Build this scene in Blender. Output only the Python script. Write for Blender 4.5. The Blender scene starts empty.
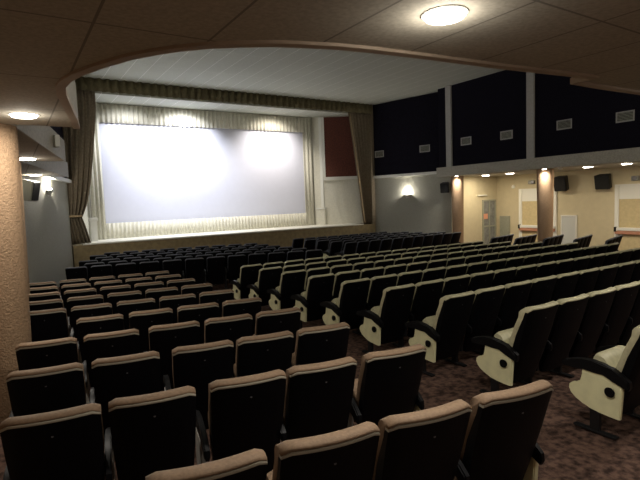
import bpy, bmesh, math, random
from mathutils import Vector, Matrix
random.seed(7)
S = bpy.context.scene
COL = S.collection
R = math.radians

# ------------------------------------------------------------------ materials
def nodes_of(name):
    m = bpy.data.materials.new(name); m.use_nodes = True
    return m, m.node_tree.nodes, m.node_tree.links, m.node_tree.nodes['Principled BSDF']

def mat(name, c, rough=.6, noise=.0, scale=20, bump=0., c2=None, metal=0., spec=.5, detail=4, bscale=None):
    m, n, l, b = nodes_of(name)
    b.inputs['Roughness'].default_value = rough
    b.inputs['Metallic'].default_value = metal
    b.inputs['Specular IOR Level'].default_value = spec
    b.inputs['Base Color'].default_value = (*c, 1)
    tc = n.new('ShaderNodeTexCoord')
    if noise > 0 or c2:
        t = n.new('ShaderNodeTexNoise'); t.inputs['Scale'].default_value = scale; t.inputs['Detail'].default_value = detail
        l.new(tc.outputs['Object'], t.inputs['Vector'])
        r = n.new('ShaderNodeValToRGB')
        if c2 is None:
            c2 = tuple(min(1, x * (1 + noise)) for x in c); c1 = tuple(x * (1 - noise) for x in c)
        else:
            c1 = c
        r.color_ramp.elements[0].position = .35; r.color_ramp.elements[1].position = .65
        r.color_ramp.elements[0].color = (*c1, 1); r.color_ramp.elements[1].color = (*c2, 1)
        l.new(t.outputs['Fac'], r.inputs['Fac']); l.new(r.outputs['Color'], b.inputs['Base Color'])
    if bump > 0:
        t2 = n.new('ShaderNodeTexNoise'); t2.inputs['Scale'].default_value = bscale or scale * 3
        l.new(tc.outputs['Object'], t2.inputs['Vector'])
        bp = n.new('ShaderNodeBump'); bp.inputs['Strength'].default_value = bump; bp.inputs['Distance'].default_value = .02
        l.new(t2.outputs['Fac'], bp.inputs['Height']); l.new(bp.outputs['Normal'], b.inputs['Normal'])
    return m

def tile_mat(name, base, line, sx, sy, ox, oy, w, noise_scale=3, var=.12, rough=.85, wx=None):
    """grid of joints, object coordinates x/y in metres"""
    m, n, l, b = nodes_of(name)
    b.inputs['Roughness'].default_value = rough
    tc = n.new('ShaderNodeTexCoord'); sp = n.new('ShaderNodeSeparateXYZ'); l.new(tc.outputs['Object'], sp.inputs[0])
    def joint(out, s, o, ww):
        a = n.new('ShaderNodeMath'); a.operation = 'SUBTRACT'; l.new(out, a.inputs[0]); a.inputs[1].default_value = o
        d = n.new('ShaderNodeMath'); d.operation = 'DIVIDE'; l.new(a.outputs[0], d.inputs[0]); d.inputs[1].default_value = s
        f = n.new('ShaderNodeMath'); f.operation = 'FRACT'; l.new(d.outputs[0], f.inputs[0])
        g = n.new('ShaderNodeMath'); g.operation = 'LESS_THAN'; l.new(f.outputs[0], g.inputs[0]); g.inputs[1].default_value = ww / s
        return g
    gx = joint(sp.outputs['X'], sx, ox, wx or w); gy = joint(sp.outputs['Y'], sy, oy, w)
    mx = n.new('ShaderNodeMath'); mx.operation = 'MAXIMUM'; l.new(gx.outputs[0], mx.inputs[0]); l.new(gy.outputs[0], mx.inputs[1])
    t = n.new('ShaderNodeTexNoise'); t.inputs['Scale'].default_value = noise_scale; t.inputs['Detail'].default_value = 8; l.new(tc.outputs['Object'], t.inputs['Vector'])
    r = n.new('ShaderNodeValToRGB'); l.new(t.outputs['Fac'], r.inputs['Fac'])
    r.color_ramp.elements[0].position = .3; r.color_ramp.elements[1].position = .7
    r.color_ramp.elements[0].color = (*[x * (1 - var) for x in base], 1); r.color_ramp.elements[1].color = (*[min(1, x * (1 + var)) for x in base], 1)
    mc = n.new('ShaderNodeMix'); mc.data_type = 'RGBA'; l.new(mx.outputs[0], mc.inputs[0]); l.new(r.outputs['Color'], mc.inputs[6])
    mc.inputs[7].default_value = (*line, 1); l.new(mc.outputs[2], b.inputs['Base Color'])
    return m

def emit(name, c, s):
    m, n, l, b = nodes_of(name)
    b.inputs['Base Color'].default_value = (*c, 1)
    b.inputs['Emission Color'].default_value = (*c, 1); b.inputs['Emission Strength'].default_value = s
    return m

M = dict(
    shell=mat('shell_plastic', (.0016, .0016, .0026), .5, spec=.16),
    tan=mat('tan_fabric', (.205, .135, .082), .75, .12, 60, .15),
    tanrim=mat('tan_piping', (.38, .35, .28), .35, .05, 30),
    cream=mat('cream_leather', (.52, .49, .32), .5, .08, 25, .05),
    panel=mat('cream_panel', (.72, .69, .43), .5, .05, 12),
    dim=mat('dim_lit_fabric', (.085, .09, .11), .7, .12, 40, .1),  # upholstery darkened and blued, weak light of the far seats put into the colour
    arm=mat('arm_plastic', (.004, .004, .005), .4, spec=.25),
    metal=mat('black_steel', (.012, .012, .013), .4, metal=.3),
    plate=mat('badge_metal', (.14, .14, .15), .3, metal=.6),
    carpet=mat('carpet', (.035, .021, .017), .95, scale=16, c2=(.15, .09, .068), bump=.4, detail=8, bscale=120, spec=.1),
    brownwall=mat('rough_brown_plaster', (.29, .195, .12), .9, .10, 30, .7, bscale=55, spec=.15),
    lowceil=tile_mat('brown_ceiling_tile', (.42, .385, .315), (.22, .20, .165), .57, 1.17, .40, 1.38, .014, 40, .14, .9),
    trim=mat('ceiling_trim_paint', (.42, .33, .25), .6, .05, 10),
    fascia=mat('fascia_paint', (.42, .40, .33), .7, .12, 25, .3),
    highceil=tile_mat('pale_ceiling_board', (.49, .505, .44), (.80, .80, .76), .62, 2.48, 4.62, .3, .007, 35, .10, .9, .018),
    dark=mat('dark_acoustic_cloth', (.011, .010, .016), .95, .5, 30, spec=.05),
    strip=mat('grey_paint', (.42, .41, .38), .7, .08, 20),
    grey=mat('grey_plaster', (.36, .355, .30), .85, .14, 40, .5, bscale=90, spec=.15),
    creamwall=mat('cream_wall_paint', (.60, .53, .36), .85, .03, 4, 0, spec=.15),
    whitep=mat('white_paint', (.78, .78, .72), .5),
    rose=mat('rose_bar_paint', (.50, .24, .15), .5),
    glass=mat('wired_glass', (.24, .25, .24), .15, .2, 5),
    doorleaf=mat('door_leaf_paint', (.58, .48, .27), .7, .06, 10),
    greypanel=mat('grey_panel_paint', (.33, .34, .27), .6, .06, 14),
    curtain=mat('brown_velvet', (.23, .19, .135), .85, .15, 14, .2, spec=.1),
    valance=mat('valance_velvet', (.15, .13, .075), .85, .15, 14, .2, spec=.1),
    curtainedge=mat('curtain_braid', (.30, .22, .12), .7),
    pleat=mat('cream_stage_drape', (.72, .70, .60), .8, .05, 12),
    screen=mat('screen_cloth', (.72, .74, .86), .75, .01, 4, spec=.1),
    maroon=mat('maroon_acoustic_panel', (.11, .032, .02), .9, .3, 22, .4),
    stagefront=mat('stage_front_wood', (.26, .20, .10), .6, .14, 6),
    stagetop=mat('stage_floor_paint', (.82, .80, .70), .6, .05, 8),
    speaker=mat('speaker_black', (.006, .006, .007), .55, .2, 40),
    spgrey=mat('speaker_grey', (.30, .30, .27), .6),
    hatch=mat('hatch_paint', (.56, .58, .56), .6),
    black=mat('matt_black', (.005, .005, .005), .8),
    paper=mat('orange_notice', (.75, .35, .22), .7),
)

# ------------------------------------------------------------------ mesh helpers
def link(name, bm, m, parent=None, smooth=None, ms=None, loc=(0, 0, 0), rz=0):
    me = bpy.data.meshes.new(name)
    bmesh.ops.recalc_face_normals(bm, faces=bm.faces)
    bm.to_mesh(me); bm.free()
    if smooth is not None:
        for p in me.polygons: p.use_smooth = True
        me.set_sharp_from_angle(angle=R(smooth))
    for k in ([m] if ms is None else ms): me.materials.append(k)
    o = bpy.data.objects.new(name, me); COL.objects.link(o)
    o.location = loc; o.rotation_euler.z = rz
    if parent is not None: o.parent = parent
    return o

def box(bm, x0, x1, y0, y1, z0, z1, bev=0, rot=None, mi=0):
    r = bmesh.ops.create_cube(bm, size=1.0)
    vs = r['verts']
    bmesh.ops.scale(bm, vec=(x1 - x0, y1 - y0, z1 - z0), verts=vs)
    bmesh.ops.translate(bm, vec=((x0 + x1) / 2, (y0 + y1) / 2, (z0 + z1) / 2), verts=vs)
    if rot is not None: bmesh.ops.transform(bm, matrix=rot, verts=vs)
    fs = set(f for v in vs for f in v.link_faces)
    for f in fs: f.material_index = mi
    if bev > 0:
        es = list(set(e for v in vs for e in v.link_edges))
        bmesh.ops.bevel(bm, geom=es, offset=bev, segments=2, affect='EDGES', profile=.6)
    return bm

def B(*a, **k):
    return box(bmesh.new(), *a, **k)

def prism(bm, pts, z0, z1):
    """vertical prism over plan polygon; z0/z1 numbers or callables(x,y)"""
    f0 = (lambda x, y: z0) if not callable(z0) else z0
    f1 = (lambda x, y: z1) if not callable(z1) else z1
    lo = [bm.verts.new((x, y, f0(x, y))) for x, y in pts]; hi = [bm.verts.new((x, y, f1(x, y))) for x, y in pts]
    n = len(pts)
    bm.faces.new(lo[::-1]); bm.faces.new(hi)
    for i in range(n): bm.faces.new((lo[i], lo[(i + 1) % n], hi[(i + 1) % n], hi[i]))
    return bm

def seg(bm, a, b, t, z0, z1, side=1):
    """wall piece between plan points a,b; thickness t to the left (side=1) or right"""
    dx, dy = b[0] - a[0], b[1] - a[1]; L = math.hypot(dx, dy); nx, ny = -dy / L * t * side, dx / L * t * side
    return prism(bm, [a, b, (b[0] + nx, b[1] + ny), (a[0] + nx, a[1] + ny)], z0, z1)

def sweep(prof, xs, fn):
    """closed (y,z) profile swept along xs"""
    bm = bmesh.new(); rings = []
    for x in xs:
        rings.append([bm.verts.new(fn(x, y, z)) for y, z in prof])
    n = len(prof)
    for a, b in zip(rings, rings[1:]):
        for i in range(n): bm.faces.new((a[i], a[(i + 1) % n], b[(i + 1) % n], b[i]))
    bm.faces.new(rings[0][::-1]); bm.faces.new(rings[-1])
    return bm

def plate_yz(bm, pts, x0, x1):
    a = [bm.verts.new((x0, y, z)) for y, z in pts]; b = [bm.verts.new((x1, y, z)) for y, z in pts]
    n = len(pts); bm.faces.new(a); bm.faces.new(b[::-1])
    for i in range(n): bm.faces.new((a[i], b[i], b[(i + 1) % n], a[(i + 1) % n]))
    return bm

def cyl(bm, r, h, loc, seg_=24, r2=None, rot=None):
    mt = Matrix.Translation(loc) @ (rot or Matrix.Identity(4))
    bmesh.ops.create_cone(bm, cap_ends=True, segments=seg_, radius1=r, radius2=r if r2 is None else r2, depth=h, matrix=mt)
    return bm

def empty(name, loc=(0, 0, 0), rz=0):
    o = bpy.data.objects.new(name, None); COL.objects.link(o); o.location = loc; o.rotation_euler.z = rz
    o.empty_display_size = .1
    return o

def tag(o, label, cat, group=None):
    o['label'] = label; o['category'] = cat
    if group: o['group'] = group
    return o

def struct(o):
    o['kind'] = 'structure'; return o

# ------------------------------------------------------------------ floor
def fz(x, y): return -.0403 * min(max(y, -4), 12) - .01 * max(0, x - 6)

bm = bmesh.new()
xs = [-2.2, -.6, 0, 3, 6, 9, 12, 15, 17, 19, 21.4]; ys = [-3, 0, 3, 6, 9, 12, 14, 16, 18, 20.6, 23]
g = [[bm.verts.new((x, y, fz(x, y))) for x in xs] for y in ys]
for j in range(len(ys) - 1):
    for i in range(len(xs) - 1): bm.faces.new((g[j][i], g[j][i + 1], g[j + 1][i + 1], g[j + 1][i]))
struct(link('floor', bm, M['carpet']))

# ------------------------------------------------------------------ cinema seat
W = .497
def bulge(x): return -.036 * (1 - (2 * x / W) ** 2)
def lean(z): return .25 * (.945 - z) / .78
NX = [-W / 2 + W * i / 12 for i in range(13)]
def corner(x): return max(0, (abs(x) / (W / 2) - .8) / .2) ** 2

def narrow(x, z): return x * (1 - .13 * max(0, (.75 - z)) / .6)

def f_shell(x, y, z):
    top = max(0, (z - .80) / .14)
    return (narrow(x, z), y + bulge(x) * (.35 + .65 * min(1, max(0, (z - .15) / .6))) + .016 * corner(x), z - .020 * corner(x) * top)
shell_prof = [(lean(.17) + .05, .17), (lean(.17), .16), (lean(.45) - .012, .45), (lean(.7) - .008, .7), (lean(.88), .88), (.0, .952), (.034, .952), (lean(.7) + .055, .7), (lean(.45) + .06, .45)]
rim_prof = [(-.002, .9525), (-.006, .958), (-.005, .968), (.03, .968), (.03, .9525)]
cush_prof = [(.000, .9685), (-.005, .976), (-.001, .988), (.020, .997), (.052, .998), (.082, .986), (.098, .96), (.104, .90), (lean(.78) + .10, .78), (lean(.66) + .105, .66), (lean(.55) + .115, .55),
             (lean(.46) + .115, .46), (lean(.42) + .09, .42), (lean(.45) + .062, .45), (lean(.7) + .057, .7), (lean(.90) + .037, .90), (.035, .955), (.031, .9685)]

def make_parts(up, rim, pan):
    P = {}
    P['back_shell'] = link('back_shell', sweep(shell_prof, NX, f_shell), M['shell'], smooth=40)
    P['back_rim'] = link('back_rim', sweep(rim_prof, NX, f_shell), rim, smooth=50)
    P['back_cushion'] = link('back_cushion', sweep(cush_prof, NX, f_shell), up, smooth=60)
    # tip-up seat cushion, folded
    t = .075
    prof = []
    L0, L1 = 0, .40
    for (u, v) in [(0, -t), (.10, -t), (.22, -t * 1.0), (.29, -t * .85), (.33, -t * .35), (.335, .0), (.33, t * .35), (.295, t * .8), (.24, t * .95), (.12, t * .9), (.0, t * .7)]:
        a = R(64); prof.append((.275 + u * math.cos(a) - v * math.sin(a), .36 + u * math.sin(a) + v * math.cos(a)))
    xs_ = [-.215 + .43 * i / 8 for i in range(9)]
    cy_, cz_ = .35, .50
    def f_seat(x, y, z):
        k = 1 - .10 * max(0, (abs(x) / .215 - .75) / .25) ** 2
        return (x, cy_ + (y - cy_) * k, cz_ + (z - cz_) * k)
    P['seat_cushion'] = link('seat_cushion', sweep(prof, xs_, f_seat), up, smooth=60)
    # armrest: arched bar
    top = [(.02, .515), (.08, .555), (.16, .590), (.25, .615), (.34, .622), (.43, .616), (.52, .600), (.60, .575), (.625, .560)]
    bot = [(.632, .535), (.612, .515), (.52, .520), (.42, .530), (.33, .535), (.24, .525), (.15, .500), (.08, .465), (.03, .440), (.015, .47)]
    bm = plate_yz(bmesh.new(), [(.085 + y * .93, z) for y, z in top + bot], -.032, .032)
    bmesh.ops.bevel(bm, geom=[e for e in bm.edges if abs(e.verts[0].co.x - e.verts[1].co.x) < 1e-5], offset=.012, segments=2, affect='EDGES')
    P['armrest'] = link('armrest', bm, M['arm'], smooth=40)
    # cream side panel under the armrest
    pts = [(.065, .475), (.15, .512), (.24, .532), (.33, .54), (.40, .535), (.405, .49), (.40, .45), (.41, .415), (.44, .395), (.485, .385), (.515, .36), (.52, .325), (.50, .285), (.46, .25), (.40, .22), (.33, .20), (.25, .187), (.16, .18), (.10, .178), (.085, .178)]
    bm = plate_yz(bmesh.new(), [(.175 + (y - .085) * 1.0, z) for y, z in pts], -.02, .02)
    bmesh.ops.bevel(bm, geom=[e for e in bm.edges if abs(e.verts[0].co.x - e.verts[1].co.x) < 1e-5], offset=.007, segments=2, affect='EDGES')
    P['side_panel'] = link('side_panel', bm, pan, smooth=35)
    bm = bmesh.new()
    ry = Matrix.Rotation(R(90), 4, 'Y')
    cyl(bm, .042, .02, (-.028, .25, .395), 20, .036, ry)
    cyl(bm, .034, .02, (-.036, .25, .392), 20, .024, ry)
    P['knob'] = link('knob', bm, M['arm'], smooth=40)
    # standard between seats
    bm = bmesh.new(); box(bm, -.02, .02, .26, .54, .18, .50, .006)
    P['standard'] = link('standard', bm, M['strip'] if up is M['tan'] else M['metal'])
    bm = bmesh.new(); box(bm, -.018, .018, .34, .42, .0, .20); box(bm, -.03, .03, .20, .56, .0, .018, .005)
    P['leg'] = link('leg', bm, M['metal'])
    bm = cyl(bmesh.new(), .007, .006, (0, lean(.86) - .036, .865), 12, None, Matrix.Rotation(R(90), 4, 'X') )
    P['badge'] = link('badge', bm, M['plate'])
    for o in P.values(): COL.objects.unlink(o)
    return P

KIT = {'tan': make_parts(M['tan'], M['tanrim'], M['panel']), 'cream': make_parts(M['cream'], M['shell'], M['panel']), 'dim': make_parts(M['dim'], M['shell'], M['panel'])}

def seat(kind, corner_, ang, label, group, left_end=False, right_end=False, full=True, pitch=.56):
    """corner_ = plan position of the rear left top corner; ang = direction of the row"""
    cx = corner_[0] + W / 2 * math.cos(ang); cy = corner_[1] + W / 2 * math.sin(ang)
    t = empty('cinema_seat', (cx, cy, fz(cx, cy)), ang)
    tag(t, label, 'seat', group)
    K = KIT[kind]
    def put(k, x=0, parent=t):
        o = K[k].copy(); COL.objects.link(o); o.parent = parent; o.location = (x, 0, 0); return o
    put('back_cushion'); sh = put('back_shell'); put('back_rim')
    if full:
        put('seat_cushion'); put('badge', 0, sh)
    h = pitch / 2
    ar = put('armrest', -h); put('leg', -h)
    if not left_end: ar.scale.x = .6
    if left_end:
        p = put('side_panel', -h); put('knob', 0, p)
    elif full:
        put('standard', -h)
    if right_end:
        ar = put('armrest', h - .012); ar.scale.x = .6; put('leg', h)
        p = put('side_panel', h); k = put('knob', 0, p); k.rotation_euler.z = 0; k.scale.x = -1
    return t

# camera geometry (also used to leave out seats that are wholly outside the frame)
F, YAW, PITCH, ROLL, HC = 485.0, R(32.5739), R(4.6669), R(-2.1257), 1.9934
def proj(x, y, z):
    z -= HC
    fw = x * math.sin(YAW) + y * math.cos(YAW); r = x * math.cos(YAW) - y * math.sin(YAW)
    d = fw * math.cos(PITCH) - z * math.sin(PITCH); u = fw * math.sin(PITCH) + z * math.cos(PITCH)
    if d < .2: return (9999, 9999)
    return (320 + F * (r * math.cos(ROLL) + u * math.sin(ROLL)) / d, 240 - F * (-r * math.sin(ROLL) + u * math.cos(ROLL)) / d)

ORD = ['zeroth', 'first', 'second', 'third', 'fourth', 'fifth', 'sixth', 'seventh', 'eighth', 'ninth', 'tenth', 'eleventh', 'twelfth', 'thirteenth', 'fourteenth', 'fifteenth']
def inframe(x, y):
    a = [proj(x, y, z) for z in (.98 + fz(x, y), .2 + fz(x, y))] + [proj(x + .1, y + .5, .55 + fz(x, y))]
    return any(-60 < u < 648 and v < 500 for u, v in a)

# rear left block: tan seats
phi = R(-10.2433)
for r in range(0, 10):
    for s in range(5):
        x = -.1735 + .0448 * r + s * .56 * math.cos(phi); y = 2.0278 + 1.0358 * r + s * .56 * math.sin(phi)
        if r == 0 and s == 0: continue
        off = {(1, 0): .0, (1, 1): -.02, (1, 2): .01, (1, 3): -.025, (2, 0): -.02, (2, 1): -.02, (2, 2): .02, (3, 2): .03, (3, 3): .03, (3, 4): .03, (0, 3): -.015}.get((r, s), .0)
        x += off * math.cos(phi); y += off * math.sin(phi)
        if r == 4 and s == 0: continue
        if not inframe(x, y): continue
        seat('tan', (x, y), phi, f'tan topped cinema seat, left block, {ORD[r+1]} row from the camera, {ORD[s+1]} from the left wall',
             'tan seats of the rear left block', left_end=False, right_end=(s == 4))
# middle block: cream seats
for r in range(0, 9):
    Rr = 172.324 - 1.0358 * (r - 1)
    for s in range(15):
        th = -.0153 + .0001 * (r - 1) + s * .56 / Rr
        x = 6.6931 + (.105, .10, .075, .055)[min(r, 3)] + Rr * math.sin(th); y = 175.1301 - (.03, .02, 0)[min(r, 2)] - Rr * math.cos(th)
        if not inframe(x, y): continue
        seat('cream', (x, y), th, f'cream edged black seat, middle block, {ORD[r+1]} row from the camera, {ORD[s+1]} from the left aisle',
             'cream seats of the middle block', left_end=(s == 0), right_end=(s == 14))
# right block beyond the far aisle
for k, (x0, y0) in enumerate([(13.78, 6.85), (13.95, 7.85), (14.12, 8.92), (14.22, 10.0), (14.33, 11.05)]):
    a = R(18)
    for s in range(4):
        x = x0 + s * .56 * math.cos(a); y = y0 + s * .56 * math.sin(a)
        if not inframe(x, y): continue
        seat('dim', (x, y), a, f'dark backed seat, far right block, {ORD[k+1]} row from the camera, {ORD[s+1]} from its aisle',
             'seats of the far right block', left_end=(s == 0), right_end=(s == 3))
# front left block below the stage
a = R(-11.6)
for k, n in enumerate([12, 11, 11, 10, 10, 9]):
    ex, ey = 8.14 - .055 * k, 12.47 + .80 * k
    for s in range(n):                       # counted from the centre aisle
        x = ex - (s + 1) * .597 * math.cos(a); y = ey - (s + 1) * .597 * math.sin(a)
        seat('dim', (x, y), a, f'dimly lit seat, front left block, {ORD[6-k]} row from the stage, {ORD[s+1]} from the centre aisle',
             'seats of the front left block', left_end=(s == n - 1), right_end=(s == 0), full=(k < 2), pitch=.597)
# front right block
a = R(3.5)
for k, n in enumerate([11, 11, 10, 10, 9]):
    ex, ey = 10.03 - .08 * k, 13.95 + .80 * k
    for s in range(n):
        x = ex + s * .592 * math.cos(a); y = ey + s * .592 * math.sin(a)
        seat('dim', (x, y), a, f'dimly lit seat, front right block, {ORD[5-k]} row from the stage, {ORD[s+1]} from the centre aisle',
             'seats of the front right block', left_end=(s == 0), right_end=(s == n - 1), full=(k < 2), pitch=.592)

# ------------------------------------------------------------------ low ceiling with curved opening
LC = 2.87
edge = [(.70, 5.84), (.62, 5.3), (.545, 4.9), (.475, 4.5), (.415, 4.15), (.39, 3.9), (.405, 3.72), (.45, 3.52), (.54, 3.28), (.66, 3.02), (.77, 2.86), (.87, 2.74), (1.0, 2.62), (1.14, 2.53), (1.28, 2.45), (1.44, 2.39), (1.64, 2.33), (1.86, 2.29), (2.3, 2.24), (2.93, 2.185), (3.53, 2.11), (3.88, 2.07), (3.90, 2.24), (4.3, 2.24), (5.2, 2.2), (8, 2.2), (21.0, 2.2)]
bm = bmesh.new()
from mathutils.geometry import tessellate_polygon
cp = [(-1.9, 5.84)] + edge + [(21.0, -3), (-1.9, -3)]
lo = [bm.verts.new((x, y, LC)) for x, y in cp]; hi = [bm.verts.new((x, y, LC + .42)) for x, y in cp]
for tri in tessellate_polygon([[Vector((x, y, 0)) for x, y in cp]]):
    bm.faces.new([lo[i] for i in tri]); bm.faces.new([hi[i] for i in tri][::-1])
for i in range(len(cp)):
    j = (i + 1) % len(cp); bm.faces.new((lo[i], lo[j], hi[j], hi[i]))
struct(link('ceiling', bm, M['lowceil']))
# fascia skin on the opening edge and light trim lip under it
def ribbon(pts, off_in, off_out, z0, z1):
    bm = bmesh.new(); n = len(pts); L = []
    for i, p in enumerate(pts):
        a = pts[max(0, i - 1)]; b = pts[min(n - 1, i + 1)]
        dx, dy = b[0] - a[0], b[1] - a[1]; l = math.hypot(dx, dy); nx, ny = -dy / l, dx / l
        L.append([(p[0] + nx * off_in, p[1] + ny * off_in), (p[0] + nx * off_out, p[1] + ny * off_out)])
    rings = [[bm.verts.new((q[0][0], q[0][1], z0)), bm.verts.new((q[1][0], q[1][1], z0)), bm.verts.new((q[1][0], q[1][1], z1)), bm.verts.new((q[0][0], q[0][1], z1))] for q in L]
    for a, b in zip(rings, rings[1:]):
        for i in range(4): bm.faces.new((a[i], a[(i + 1) % 4], b[(i + 1) % 4], b[i]))
    bm.faces.new(rings[0][::-1]); bm.faces.new(rings[-1])
    return bm
struct(link('trim_1', ribbon(edge, -.045, .02, LC - .018, LC + .03), M['trim']))
struct(link('trim_2', ribbon(edge, -.0, .012, LC + .031, LC + .44), M['fascia']))
# wall above the low ceiling (balcony front) keeps the hall closed
struct(link('wall_rear_upper', B(-1.9, 21, 1.6, 1.8, LC + .421, 6.9), M['strip']))

# high ceiling
struct(link('ceiling_high', B(-.8, 18.2, 1.6, 23.0, 6.9, 7.0), M['highceil']))

# ------------------------------------------------------------------ right side
XB = 17.1
struct(link('wall_right_upper', B(XB, XB + .2, -3, 16.2, 3.3, 6.9), M['dark']))
struct(link('trim_3', B(XB - .12, XB + .25, 2.3, 16.25, LC + .005, 3.30), M['fascia']))
struct(link('ceiling_aisle_right', B(XB + .25, 21.0, 2.2, 16.1, LC, LC + .42), M['fascia']))
for k, y in enumerate((15.5, 11.42)):
    struct(link(f'trim_{4+k}', B(XB - .09, XB + .01, y - .13, y + .17, 3.301, 6.9), M['strip']))
struct(link('wall_right', B(21.0, 21.2, -3, 16.2, -1.0, 3.3), M['creamwall']))
struct(link('wall_aisle_end', B(17.7, 21.0, 16.0, 16.2, -1.0, LC), M['creamwall']))
A1, A2 = (17.68, 16.0), (16.62, 20.35)
struct(link('wall_front_right', seg(bmesh.new(), A1, A2, .2, -1, 3.05, -1), M['grey']))
struct(link('wall_front_right_upper', seg(bmesh.new(), A1, A2, .2, 3.18, 6.9, -1), M['dark']))
dx, dy = A2[0] - A1[0], A2[1] - A1[1]; L = math.hypot(dx, dy); nv = (-dy / L, dx / L)
struct(link('trim_8', seg(bmesh.new(), (A1[0] + nv[0] * .12, A1[1] + nv[1] * .12), (A2[0] + nv[0] * .12, A2[1] + nv[1] * .12), .32, 3.05, 3.18, -1), M['whitep']))
# proscenium side returns
struct(link('wall_stage_return_right', B(16.4, 18, 20.36, 20.5, -1, 6.9), M['curtain']))

# pillars
def pillar(n, x, y, r, m):
    bm = bmesh.new(); z0 = fz(x, y) - .02
    bmesh.ops.create_cone(bm, cap_ends=True, segments=40, radius1=r * .84, radius2=r, depth=LC - z0 - .002, matrix=Matrix.Translation((x, y, (LC + z0) / 2)))
    return struct(link(n, bm, m, smooth=40))
pillar('pillar_right_1', 17.47, 15.44, .285, M['brownwall'])
pillar('pillar_right_2', 17.50, 11.12, .31, M['brownwall'])
pillar('pillar_left_1', -.165, 6.04, .315, M['brownwall'])
pillar('pillar_left_2', -.03, 10.1, .29, M['brownwall'])

# ------------------------------------------------------------------ left side
struct(link('wall_left', B(-.85, -.65, -3, 11.0, -.7, 6.9), M['brownwall']))
B1, B2 = (-.65, 10.6), (1.93, 20.35)
struct(link('wall_front_left', seg(bmesh.new(), B1, B2, .2, -1, 2.98, 1), M['grey']))
struct(link('wall_front_left_upper', seg(bmesh.new(), B1, B2, .2, 3.1, 6.9, 1), M['dark']))
dx, dy = B2[0] - B1[0], B2[1] - B1[1]; L = math.hypot(dx, dy); nl = (dy / L, -dx / L)
struct(link('trim_9', seg(bmesh.new(), (B1[0] + nl[0] * .16 + dx / L * 4, B1[1] + nl[1] * .16 + dy / L * 4), (B2[0] + nl[0] * .16, B2[1] + nl[1] * .16), .36, 2.98, 3.10, 1), M['whitep']))
struct(link('wall_stage_return_left', B(-.5, 1.93, 20.36, 20.5, -1, 6.9), M['curtain']))
# stepped soffits over the left aisle
bm = prism(bmesh.new(), [(-.65, 5.99), (.13, 5.99), (.94, 9.95), (.20, 9.95), (-.65, 9.95)], LC, LC + .36)
struct(link('ceiling_soffit_1', bm, M['lowceil']))
struct(link('trim_10', seg(bmesh.new(), (.13, 5.99), (.94, 9.96), .015, LC - .01, LC + .37, -1), M['fascia']))
bm = prism(bmesh.new(), [(-.63, 10.15), (.28, 10.15), (1.42, 14.6), (.50, 14.6), (-.62, 10.6)], LC, LC + .36)
struct(link('ceiling_soffit_2', bm, M['lowceil']))
struct(link('trim_11', seg(bmesh.new(), (.28, 10.15), (1.42, 14.61), .015, LC - .01, LC + .37, -1), M['fascia']))

struct(link('wall_back', B(-1.9, 21, -3.2, -3, -.5, 6.9), M['brownwall']))

# ------------------------------------------------------------------ stage
SZ = .68
YS = 20.3
bm = prism(bmesh.new(), [(1.96, YS), (16.5, YS), (16.5, 23), (1.96, 23)], -1.0, SZ - .05)
struct(link('stage_front', bm, M['stagefront']))
bm = prism(bmesh.new(), [(2.3, YS - .04), (15.7, YS - .04), (15.7, 23), (2.3, 23)], SZ - .05, SZ)
struct(link('stage_floor', bm, M['stagetop']))
struct(link('wall_stage_back', B(1.5, 17.5, 22.9, 23.1, -1, 6.9), M['pleat']))
struct(link('ceiling_stage', B(2.6, 16.0, 20.62, 22.9, 6.42, 6.5), M['highceil']))

def pleated(name, x0, x1, z0, z1, y, amp, per, m, parent=None, taper=None, thick=.012, jitter=.3, rows=2, yfn=None):
    """hanging cloth with vertical folds, edges may be given as functions of z"""
    rnd = random.Random(len(name) * 31 + int(x0 * 10))
    n = max(8, int(abs((x1 - x0)) / per * 8)); bm = bmesh.new(); rings = []
    ph = [rnd.uniform(-jitter, jitter) for _ in range(n // 8 + 3)]
    am = [rnd.uniform(1 - jitter, 1 + jitter) for _ in range(n // 8 + 3)]
    for j in range(rows + 1):
        z = z0 + (z1 - z0) * j / rows; row = []
        a, b = (x0, x1) if taper is None else taper(z)
        for i in range(n + 1):
            t = i / n; c = i // 8
            yy = y + amp * am[c] * math.sin(2 * math.pi * (i / 8.0) + ph[c] * .0) * (1 if taper is None else min(1.6, (x1 - x0) / max(.05, b - a)))
            row.append(bm.verts.new((a + (b - a) * t, yy, z)))
        rings.append(row)
    for a, b in zip(rings, rings[1:]):
        for i in range(n): bm.faces.new((a[i], a[i + 1], b[i + 1], b[i]))
    o = link(name, bm, m, parent, smooth=80)
    md = o.modifiers.new('thick', 'SOLIDIFY'); md.thickness = thick; md.offset = 0
    return o

# projection screen
sc = empty('projection_screen', (8.47, 22.5, SZ)); tag(sc, 'large white cinema screen at the back of the stage', 'screen')
def rel(o, p):
    o.parent = p; o.matrix_parent_inverse = Matrix.Translation(p.location).inverted(); return o
zs0, zs1 = 1.33, 5.66
rel(link('screen_cloth', B(3.46, 13.5, 22.48, 22.52, zs0, zs1), M['screen']), sc)
bm = bmesh.new()
for a_ in ((3.40, 3.46, zs0 - .05, zs1 + .05), (13.5, 13.56, zs0 - .05, zs1 + .05)): box(bm, a_[0], a_[1], 22.46, 22.54, a_[2], a_[3])
box(bm, 3.46, 13.5, 22.46, 22.54, zs0 - .05, zs0); box(bm, 3.46, 13.5, 22.46, 22.54, zs1, zs1 + .05)
rel(link('screen_frame', bm, M['pleat']), sc)

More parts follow.
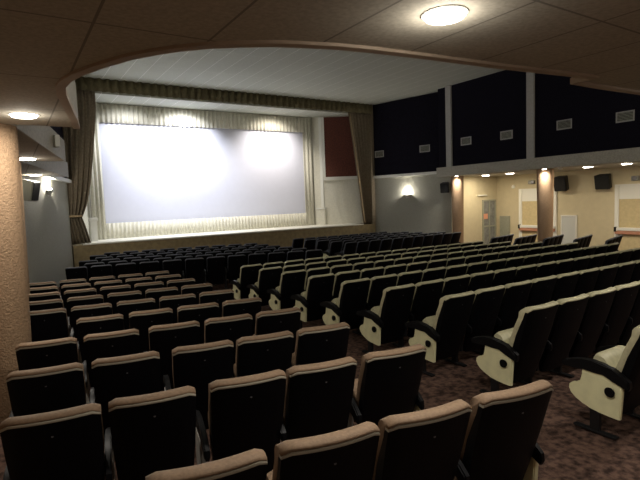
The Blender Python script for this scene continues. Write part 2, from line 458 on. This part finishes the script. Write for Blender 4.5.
tag(pleated('stage_drape', 3.30, 13.95, SZ + .005, zs0 + .02, 22.40, .035, .17, M['pleat']), 'low cream pleated drape under the screen', 'curtain')
tag(pleated('stage_drape', 3.30, 13.95, zs1 - .05, 6.40, 22.38, .045, .20, M['pleat']), 'cream pleated header drape above the screen', 'curtain')
tag(pleated('stage_drape', 2.95, 3.47, SZ + .005, 6.41, 22.24, .05, .16, M['pleat']), 'cream pleated drape hanging left of the screen', 'curtain')
tag(pleated('stage_drape', 13.5, 13.95, SZ + .005, 6.41, 22.32, .03, .2, M['pleat'], jitter=.5), 'smooth cream drape hanging right of the screen', 'curtain')

# valance across the top of the proscenium
tag(pleated('stage_valance', 2.45, 16.45, 6.42, 6.9, YS - .04, .07, .30, M['valance']), 'dark brown pleated valance across the top of the stage', 'valance')

# tied side curtains
def tied(zt):
    def inner(z):
        if z > zt: t = (z - zt) / (6.45 - zt); return t ** .8
        t = (zt - z) / (zt - SZ); return t
    return inner
def left_taper(z):
    zt = 1.75
    if z > zt:
        t = (z - zt) / (6.45 - zt); return (1.82, 2.33 + .80 * min(1, (t * 1.15)) ** .55)
    t = (zt - z) / (zt - SZ); return (1.82 + .08 * t, 2.33 + .28 * t ** .8)
lc = empty('stage_curtain', (2.3, YS + .1, SZ)); tag(lc, 'brown velvet curtain tied back at the left of the stage', 'curtain')
rel(pleated('drape', 1.85, 3.1, SZ + .01, 6.6, YS + .22, .06, .22, M['curtain'], taper=left_taper, rows=24), lc)
rel(link('tie_back', B(1.80, 2.36, YS + .0, YS + .28, 1.70, 1.78, .02), M['curtainedge']), lc)

def right_taper(z):
    t = (z - SZ) / (6.45 - SZ)
    return (15.95 - .62 * t ** 1.35 - .35 * max(0, t - .0) ** .5 * .6 , 16.42)
rc = empty('stage_curtain', (16.1, YS + .1, SZ)); tag(rc, 'brown velvet curtain drawn to the right of the stage', 'curtain')
rel(pleated('drape', 15.2, 16.42, SZ + .01, 6.6, YS + .22, .06, .2, M['curtain'], taper=right_taper, rows=24), rc)
def edge_taper(z):
    a, b = right_taper(z); return (a - .05, a + .02)
rel(pleated('braid', 15.2, 15.3, SZ + .01, 6.42, YS + .10, .0, .1, M['curtainedge'], taper=edge_taper, rows=24, thick=.02), rc)

# stage right side wall: cream boxed pier, maroon acoustic panel, cream dado
q0, q1, q2 = (13.95, 22.62), (14.40, 21.95), (16.3, 20.75)
struct(link('wall_stage_right_pier', seg(bmesh.new(), q0, q1, .2, SZ, 6.42, 1), M['pleat']))
struct(link('wall_stage_right', seg(bmesh.new(), q1, q2, .2, SZ, 6.42, 1), M['pleat']))
def along(a, b, t, off=0):
    dx, dy = b[0] - a[0], b[1] - a[1]; l = math.hypot(dx, dy)
    return (a[0] + dx * t - dy / l * -off * -1 * -1, a[1] + dy * t + dx / l * -off)
def onwall(a, b, t0, t1, th, z0, z1, m, name, proud=.0):
    """thin slab standing proud of wall a-b toward the stage opening (left-front side)"""
    dx, dy = b[0] - a[0], b[1] - a[1]; l = math.hypot(dx, dy)
    nx, ny = dy / l, -dx / l
    if nx * 1 + ny * .0 > 0 and ny > 0: nx, ny = -nx, -ny
    if ny > 0: nx, ny = -nx, -ny
    p = (a[0] + dx * t0, a[1] + dy * t0); q = (a[0] + dx * t1, a[1] + dy * t1)
    bm = prism(bmesh.new(), [p, q, (q[0] + nx * th, q[1] + ny * th), (p[0] + nx * th, p[1] + ny * th)], z0, z1)
    return link(name, bm, m)
def z_at(u, v, x, y):   # height of pixel ray over plan point
    r2 = (u - 320) / F; u2 = (240 - v) / F
    r = r2 * math.cos(ROLL) - u2 * math.sin(ROLL); uu = r2 * math.sin(ROLL) + u2 * math.cos(ROLL)
    fw = math.cos(PITCH) + uu * math.sin(PITCH); Z = -math.sin(PITCH) + uu * math.cos(PITCH)
    d = x * math.sin(YAW) + y * math.cos(YAW)
    return HC + Z / fw * d
zl = 3.08
tag(onwall(q1, q2, .04, .97, .05, zl + .15, 6.38, M['maroon'], 'acoustic_panel'), 'maroon acoustic panel on the right side wall of the stage', 'panel')
tag(onwall(q1, q2, .0, 1.0, .14, zl - .02, zl + .14, M['whitep'], 'wall_ledge'), 'white ledge under the maroon acoustic panel', 'ledge')
struct(onwall(q1, q2, -.01, .05, .09, zl + .15, 6.4, M['whitep'], 'trim_12'))
struct(onwall(q0, q1, .80, 1.0, .08, 1.62, 6.4, M['whitep'], 'trim_13'))
tag(onwall(q0, q1, .50, 1.10, .20, SZ, 1.52, M['pleat'], 'stage_plinth'), 'cream plinth at the right foot of the screen surround', 'plinth')
tag(onwall(q0, q1, .50, 1.12, .24, 1.521, 1.60, M['whitep'], 'plinth_shelf'), 'white shelf on top of the cream plinth beside the screen', 'shelf')
# stage left side wall and little white pedestal
struct(link('wall_stage_left', seg(bmesh.new(), (1.98, 20.65), (2.98, 22.7), .15, SZ, 6.42, 1), M['pleat']))
pd = empty('pedestal', (2.88, 21.55, SZ)); tag(pd, 'white pedestal standing behind the left stage curtain', 'pedestal')
link('shaft', B(-.12, .12, -.12, .12, 0, .82), M['whitep'], pd); link('top', B(-.16, .16, -.16, .16, .82, .95, .02), M['whitep'], pd)

# ------------------------------------------------------------------ wall vents on the dark panels
def vent(x, y, z, ang, label, w=.56, h=.34):
    t = empty('wall_vent', (x, y, z), ang); tag(t, label, 'vent', 'vents in the dark upper wall')
    bm = bmesh.new(); e = .035
    box(bm, -w / 2, w / 2, -.03, 0, h / 2 - e, h / 2); box(bm, -w / 2, w / 2, -.03, 0, -h / 2, -h / 2 + e)
    box(bm, -w / 2, -w / 2 + e, -.03, 0, -h / 2 + e, h / 2 - e); box(bm, w / 2 - e, w / 2, -.03, 0, -h / 2 + e, h / 2 - e)
    link('frame', bm, M['strip'], t)
    bm = bmesh.new()
    for i in range(6):
        zc = -h / 2 + e + (h - 2 * e) * (i + .5) / 6
        box(bm, -w / 2 + e, w / 2 - e, -.02, -.002, zc - .012, zc + .008)
    link('grille', bm, M['greypanel'], t)
    link('backing', B(-w / 2 + e, w / 2 - e, -.002, 0, -h / 2 + e, h / 2 - e), M['black'], t)
AR = R(-90)      # on a wall at +X, facing -X
nx_, ny_ = nv
angw = math.atan2(A2[1] - A1[1], A2[0] - A1[0])
def on_sec(u):
    az = YAW + math.atan((u - 320) / F); k = math.tan(az); m_ = (A2[0] - A1[0]) / (A2[1] - A1[1])
    y = (A1[0] - m_ * A1[1]) / (k - m_); return (k * y, y)
p = on_sec(382); vent(p[0] + nv[0] * .005, p[1] + nv[1] * .005, z_at(382, 154, *p), angw + math.pi, 'small vent in the dark wall nearest the stage curtain')
p = on_sec(427); vent(p[0] + nv[0] * .005, p[1] + nv[1] * .005, z_at(427, 148.5, *p), angw + math.pi, 'vent just left of the first pale wall strip')
for u, v, lab in ((468, 141, 'vent just right of the first pale wall strip'), (508, 135, 'vent just left of the second pale wall strip'),
                  (565, 124.5, 'vent just right of the second pale wall strip'), (625, 116.5, 'vent in the dark wall beside the right frame edge')):
    k = math.tan(YAW + math.atan((u - 320) / F)); y = XB / k
    vent(XB - .003, y, z_at(u, v, XB, y), AR, lab)

# ------------------------------------------------------------------ doors, panels on the cream aisle wall
XS = 21.0
def yz(u, v, x=XS):
    y = x / math.tan(YAW + math.atan((u - 320) / F)); return y, z_at(u, v, x, y)
fl = fz(21, 14)
def exit_door(n, ua, ub, vtop, yw=None):
    y1, _ = yz(ua, vtop); y0 = yz(ub, vtop)[0] if yw is None else y1 - yw
    zt = yz(ua, vtop)[1]
    t = empty(f'door_{n}', (XS, (y0 + y1) / 2, fl), 0); struct(t)
    h = zt - fl; w = y1 - y0; e = .16
    bm = bmesh.new(); box(bm, -.07, 0, -w / 2, -w / 2 + e, 0, h); box(bm, -.07, 0, w / 2 - e, w / 2, 0, h); box(bm, -.07, 0, -w / 2 + e, w / 2 - e, h - .06, h)
    link('door_frame', bm, M['whitep'], t)
    link('transom', B(-.04, 0, -w / 2 + e, w / 2 - e, h - .60, h - .06), M['whitep'], t)
    link('door_leaf', B(-.03, 0, -w / 2 + e, w / 2 - e, .01, h - .60), M['doorleaf'], t)
    zb = .93
    bm = B(-.17, -.07, -w / 2 + .05, w / 2 - .05, zb + .02, zb + .15, .02); link('push_bar', bm, M['whitep'], t)
    bm = B(-.15, -.07, -w / 2 + .05, w / 2 - .05, zb - .12, zb + .015, .015); link('push_bar_guard', bm, M['rose'], t)
    link('bar_bracket', B(-.19, -.07, w / 2 - .12, w / 2 - .03, zb - .02, zb + .17, .01), M['black'], t)
    return t
exit_door(1, 520.5, 558, 189)
exit_door(2, 616.3, 660, 184.5)
# glazed door in the end wall
def yx(u, v, y=16.0):
    x = y * math.tan(YAW + math.atan((u - 320) / F)); return x, z_at(u, v, x, y)
x0, zt = yx(483, 200); x1, _ = yx(496, 200)
t = empty('door_3', ((x0 + x1) / 2, 16.0, fz(20.4, 16))); struct(t); w = x1 - x0; h = zt - t.location.z
bm = bmesh.new(); e = .07
box(bm, -w / 2, -w / 2 + e, -.06, 0, 0, h); box(bm, w / 2 - e, w / 2, -.06, 0, 0, h); box(bm, -w / 2 + e, w / 2 - e, -.06, 0, h - e, h); box(bm, -.03, .03, -.06, 0, 0, h - e)
box(bm, -w / 2 + e, -.03, -.05, 0, h * .42, h * .42 + .07); box(bm, .03, w / 2 - e, -.05, 0, h * .42, h * .42 + .07)
link('door_frame', bm, M['greypanel'], t)
link('door_pane', B(-w / 2 + e, w / 2 - e, -.02, -.005, 0.01, h - e), M['glass'], t)
x, z = yx(485.5, 216.5)
tag(link('door_notice', B(x - .15, x + .15, 15.93, 15.945, z - .12, z + .14), M['paper']), 'small orange notice stuck on the glazed door', 'notice')
x, z = yx(482.7, 195.3)
tag(link('wall_lamp', B(x - .33, x + .33, 15.92, 15.999, z - .03, z + .03, .01), M['whitep']), 'slim pale wall lamp above the glazed door', 'lamp')

def wall_panel(u0, u1, v0, zb, m, label, name, fm=None):
    ya, zt = yz(u0, v0); yb, _ = yz(u1, v0)
    t = empty(name, (XS, (ya + yb) / 2, zb)); tag(t, label, 'panel'); w = ya - yb; h = zt - zb
    link('panel_door', B(-.04, 0, -w / 2 + .05, w / 2 - .05, .05, h - .05), m, t)
    bm = bmesh.new(); box(bm, -.06, 0, -w / 2, -w / 2 + .05, 0, h); box(bm, -.06, 0, w / 2 - .05, w / 2, 0, h); box(bm, -.06, 0, -w / 2 + .05, w / 2 - .05, h - .05, h); box(bm, -.06, 0, -w / 2 + .05, w / 2 - .05, 0, .05)
    link('panel_frame', bm, fm or m, t)
wall_panel(501.3, 511, 215.8, -.15, M['greypanel'], 'grey service panel on the aisle wall near the glazed door', 'service_panel')
wall_panel(562.3, 578.3, 215, fl, M['hatch'], 'pale grey low hatch with white frame between the exit doors', 'wall_hatch', M['whitep'])

y, z = yz(514.3, 186.8)
tag(link('alarm_sounder', cyl(bmesh.new(), .10, .06, (XS - .03, y, z), 16, .07, Matrix.Rotation(R(-90), 4, 'Y')), M['whitep']), 'small white round alarm on the aisle wall', 'alarm')
y, z = yz(533, 182.2)
t = empty('emergency_light', (XS, y, z)); tag(t, 'small emergency light above the exit door behind the pillar', 'light fixture', 'emergency lights')
link('housing', B(-.10, 0, -.15, .15, -.09, .09, .02), M['spgrey'], t); link('lamp_head', cyl(bmesh.new(), .08, .04, (-.11, -.08, 0), 16, None, Matrix.Rotation(R(90), 4, 'Y')), M['plate'], t)
y, z = yz(636.5, 178.2)
t = empty('emergency_light', (XS, y, z)); tag(t, 'small round emergency light above the exit door at the frame edge', 'light fixture', 'emergency lights')
link('housing', B(-.10, 0, -.15, .15, -.10, .10, .03), M['spgrey'], t); link('lamp_head', cyl(bmesh.new(), .09, .04, (-.11, .02, 0), 16, None, Matrix.Rotation(R(90), 4, 'Y')), M['plate'], t)

# ------------------------------------------------------------------ surround speakers
def speaker(x, y, z, rz, label, w=.5, h=.62, d=.36, m='speaker'):
    """origin on the wall; local -Y faces the room"""
    t = empty('wall_speaker', (x, y, z), rz); tag(t, label, 'speaker', 'surround speakers')
    rot = Matrix.Translation((0, -.06 - d / 2, 0)) @ Matrix.Rotation(R(12), 4, 'X')
    bm = bmesh.new(); pts = [(-w / 2, -d / 2), (w / 2, -d / 2), (w / 2 * .72, d / 2), (-w / 2 * .72, d / 2)]
    prism(bm, pts, -h / 2, h / 2); bmesh.ops.bevel(bm, geom=list(bm.edges), offset=.02, segments=2, affect='EDGES'); bmesh.ops.transform(bm, matrix=rot, verts=bm.verts)
    link('cabinet', bm, M[m], t)
    bm = B(-w / 2 + .03, w / 2 - .03, -d / 2 - .012, -d / 2 + .0, -h / 2 + .03, h / 2 - .03, .004, rot=rot); link('grille', bm, M['black'], t)
    bm = bmesh.new(); box(bm, -.05, .05, -.10, 0, -.05, .05); box(bm, -.09, .09, -.015, 0, -.12, .12); link('bracket', bm, M['plate' if m == 'spgrey' else 'metal'], t)
for (ua, ub, va, vb, lab) in ((554, 568.5, 176, 191, 'black wall speaker just right of the nearer brown pillar'), (594.5, 612, 174.3, 189, 'black wall speaker just left of the second exit door')):
    xx = XS - .35; ya, z1 = yz(ua, va, xx); yb, z0 = yz(ub, vb, xx)
    speaker(XS, (ya + yb) / 2 , (z0 + z1) / 2, R(-90), lab, w=abs(ya - yb) * .86, h=abs(z1 - z0) * .92)
p = on_sec(448); xx, yy = p
speaker(xx - .02, yy, z_at(443, 187.5, xx - .35, yy - .1), R(-60), 'black wall speaker beside the farther brown pillar', .42, .46, .34)
speaker(.27, 13.95, 2.50, R(60), 'grey sided wall speaker beside the left wall sconce', .36, .50, .34, 'spgrey')

# ------------------------------------------------------------------ lamps
WARM = (1.0, .86, .66); NEUT = (1.0, .93, .82); COOL = (.86, .92, 1.0)
glow = emit('lamp_glow', NEUT, 14)
def light(kind, name, loc, power, color=NEUT, size=.1, parent=None, **k):
    d = bpy.data.lights.new(name, kind); d.energy = power; d.color = color
    if kind == 'AREA': d.shape = 'DISK'; d.size = size
    else: d.shadow_soft_size = size
    if kind == 'SPOT': d.spot_size = k.get('cone', R(120)); d.spot_blend = k.get('blend', .8)
    o = bpy.data.objects.new(name, d); COL.objects.link(o); o.location = loc
    tgt = k.get('to')
    if tgt is not None:
        v = Vector(tgt) - Vector(loc); o.rotation_euler = v.to_track_quat('-Z', 'Y').to_euler()
    if parent is not None: o.parent = parent
    return o
def downlight(x, y, z, power, label, r=.12, color=NEUT):
    t = empty('downlight', (x, y, z)); tag(t, label, 'ceiling light', 'round recessed ceiling lights')
    bm = bmesh.new()
    n = 32; prev = None; rings = []
    for rr, zz in ((r * 1.0, -.001), (r * 1.08, -.001), (r * 1.07, -.004), (r * 1.0, -.006)):
        rings.append([bm.verts.new((rr * math.cos(2 * math.pi * i / n), rr * math.sin(2 * math.pi * i / n), zz)) for i in range(n)])
    for a_, b_ in zip(rings, rings[1:] + rings[:1]):
        for i in range(n): bm.faces.new((a_[i], a_[(i + 1) % n], b_[(i + 1) % n], b_[i]))
    link('bezel', bm, M['whitep'], t, smooth=30)
    link('lens', cyl(bmesh.new(), r * .86, .02, (0, 0, -.011), 32, r * .995), glow, t)
    light('AREA', 'lamp', (0, 0, -.035), power, color, r * 1.8, t); light('POINT', 'lamp_halo', (0, 0, -.09), power * .11, color, .05, t)
    return t
downlight(1.85, 1.70, LC, 26, 'large bright round ceiling light at the top of the picture', .105)
downlight(.19, 5.22, LC, 19, 'bright round ceiling light beside the left pillar', .115)
downlight(.33, 9.5, LC, 20, 'round light in the left aisle ceiling behind the near pillar', .14)
downlight(.62, 13.7, LC, 16, 'farthest round light in the left aisle ceiling by the sconce', .14)
for x in (6.0, 10.2, 14.4, 18.6):
    downlight(x, 1.5, LC, {6.0: 22, 10.2: 9, 14.4: 6, 18.6: 4}[x], 'round recessed light in the low rear ceiling')
for x in (1.87, 6.0, 10.2, 14.4):
    downlight(x, -1.2, LC, 12, 'round recessed light in the low ceiling behind the camera')
for u, v, lab in ((486.9, 175.3, 'round light in the right aisle ceiling above the glazed door'), (511, 173.4, 'round light in the right aisle ceiling left of the nearer pillar'),
                  (588.4, 166.9, 'round light in the right aisle ceiling between the two speakers'), (626.9, 163.8, 'round light in the right aisle ceiling at the frame edge')):
    # intersect with the aisle ceiling
    k = math.tan(YAW + math.atan((u - 320) / F))
    lo, hi = 14., 21.
    for _ in range(40):
        mid = (lo + hi) / 2
        if z_at(u, v, mid, mid / k) < LC: lo = mid
        else: hi = mid
    downlight(mid, mid / k, LC, 24, lab, .17, (1.0, .85, .62))
for u, x, y, lab in ((459, 17.47, 15.44, 'small spot lamp washing the farther right pillar'), (541, 17.50, 11.12, 'small spot lamp washing the nearer right pillar')):
    d = math.hypot(x, y); px, py = x - .44 * x / d - .05, y - .44 * y / d
    t = empty('spot_lamp', (px, py, LC)); tag(t, lab, 'ceiling light', 'spot lamps at the pillar tops')
    link('bezel', cyl(bmesh.new(), .09, .015, (0, 0, -.008), 20), M['whitep'], t)
    link('lens', cyl(bmesh.new(), .07, .012, (0, 0, -.02), 20), glow, t)
    light('SPOT', 'lamp', (0, 0, -.04), 140, NEUT, .05, t, cone=R(150), blend=1)
# spot on the left pillar comes from its downlight; sconces
def sconce(x, y, z, rz, label, power):
    t = empty('wall_sconce', (x, y, z), rz); tag(t, label, 'wall lamp', 'uplight sconces')
    bm = bmesh.new(); n = 16
    rings = []
    for rr, zz in ((.05, -.16), (.12, -.10), (.20, -.02), (.21, 0), (.18, 0), (.16, -.04), (.05, -.09)):
        rings.append([bm.verts.new((rr * math.cos(math.pi + math.pi * i / n), rr * .8 * math.sin(math.pi + math.pi * i / n), zz)) for i in range(n + 1)])
    for a_, b_ in zip(rings, rings[1:]):
        for i in range(n): bm.faces.new((a_[i], a_[i + 1], b_[i + 1], b_[i]))
    o = link('bowl', bm, M['whitep'], t, smooth=50); md = o.modifiers.new('s', 'SOLIDIFY'); md.thickness = .008
    link('back_plate', B(-.10, .10, -.02, 0, -.18, -.02), M['whitep'], t)
    link('bulb', cyl(bmesh.new(), .035, .10, (0, -.08, .0), 12), glow, t)
    light('POINT', 'lamp', (0, -.10, .10), power, NEUT, .05, t)
p = on_sec(409); sconce(p[0] + nv[0] * .0, p[1] + nv[1] * .0, z_at(409, 193.5, *p) - .05, angw + math.pi, 'glowing uplight sconce on the grey wall right of the stage', 42)
k = math.tan(YAW + math.atan((51.5 - 320) / F)); m_ = (B2[0] - B1[0]) / (B2[1] - B1[1]); yy = (B1[0] - m_ * B1[1]) / (k - m_); xx = k * yy
angl = math.atan2(B2[1] - B1[1], B2[0] - B1[0])
sconce(xx, yy, z_at(50, 190, xx, yy), angl, 'glowing uplight sconce on the grey wall left of the stage', 85)

# stage lanterns behind / on the valance
for k_, (x, lab, pw, colr) in enumerate(((4.6, 'stage lantern behind the valance above the left edge of the screen', 150, (.95, .96, 1.0)), (7.0, 'stage lantern behind the valance above the left half of the screen', 420, (.95, .96, 1.0)), (11.5, 'stage lantern behind the valance above the right edge of the screen', 240, (1.0, .92, .82)))):
    t = empty('stage_lantern', (x, YS + .26, 6.62)); tag(t, lab, 'stage lamp', 'stage lanterns')
    rot = Matrix.Rotation(R(55), 4, 'X')
    link('body', cyl(bmesh.new(), .10, .26, (0, 0, 0), 20, .12, Matrix.Rotation(R(-60), 4, 'X')), M['black'], t, smooth=40)
    link('hook', B(-.015, .015, -.015, .015, .08, .279), M['metal'], t)
    light('SPOT', 'lamp', (0, .16, -.30), pw * 2.2, colr, .15, t, cone=R(114), blend=1.0, to=(0, 2.0, -3.1))
# uplights added out of view above the low ceiling, to brighten the hall ceiling
for x in (2.5, 8.5, 14.5):
    t = empty('added_uplight', (x, 2.0, LC + .42)); tag(t, 'added uplight hidden on top of the low ceiling, turned up to the high ceiling', 'lamp', 'added uplights above the low ceiling')
    link('trough', B(-1.0, 1.0, -.12, .12, 0, .10, .01), M['whitep'], t)
    link('tube', B(-.95, .95, -.03, .03, .10, .13, .01), glow, t)
    d_ = light('AREA', 'lamp', (0, 0, .16), 35, NEUT, .2, t, to=(0, 6.0, 3.6)); d_.data.shape = 'RECTANGLE'; d_.data.size = 1.9; d_.data.size_y = .12
# emergency lamp on the left soffit face
t = empty('emergency_lamp', (.665, 8.55, 3.05), R(-78)); tag(t, 'small white emergency lamp on the stepped left soffit', 'lamp')
link('housing', B(-.10, .10, .0, .07, -.09, .09, .01), M['whitep'], t)
p = on_sec(374.5); tag(link('wall_switch', B(p[0] - .10, p[0] - .0, p[1] - .12, p[1] + .0, 1.0, 1.35, .01), M['strip']), 'small grey switch box beside the right stage corner', 'switch')
tag(link('smoke_detector', cyl(bmesh.new(), .09, .05, (XB + .45, 10.55, LC - .026), 16, .07), M['whitep']), 'small round detector under the right beam', 'detector')

# ------------------------------------------------------------------ world + camera
w = bpy.data.worlds.new('world'); S.world = w; w.use_nodes = True
w.node_tree.nodes['Background'].inputs[0].default_value = (.8, .85, 1, 1); w.node_tree.nodes['Background'].inputs[1].default_value = .0
cam = bpy.data.cameras.new('camera'); co = bpy.data.objects.new('camera', cam); COL.objects.link(co)
cam.sensor_width = 36; cam.lens = F / 640 * 36; cam.clip_start = .05
Rv = Vector((math.cos(YAW), -math.sin(YAW), 0)); F0 = Vector((math.sin(YAW), math.cos(YAW), 0)); Zv = Vector((0, 0, 1))
U = F0 * math.sin(PITCH) + Zv * math.cos(PITCH); D = F0 * math.cos(PITCH) - Zv * math.sin(PITCH)
right = Rv * math.cos(ROLL) + U * math.sin(ROLL); up = -Rv * math.sin(ROLL) + U * math.cos(ROLL)
m = Matrix(((right.x, up.x, -D.x, 0), (right.y, up.y, -D.y, 0), (right.z, up.z, -D.z, HC), (0, 0, 0, 1)))
co.matrix_world = m
S.camera = co
S.view_settings.view_transform = 'Standard'; S.view_settings.look = 'None'; S.view_settings.gamma = 1
S.view_settings.exposure = 0.7
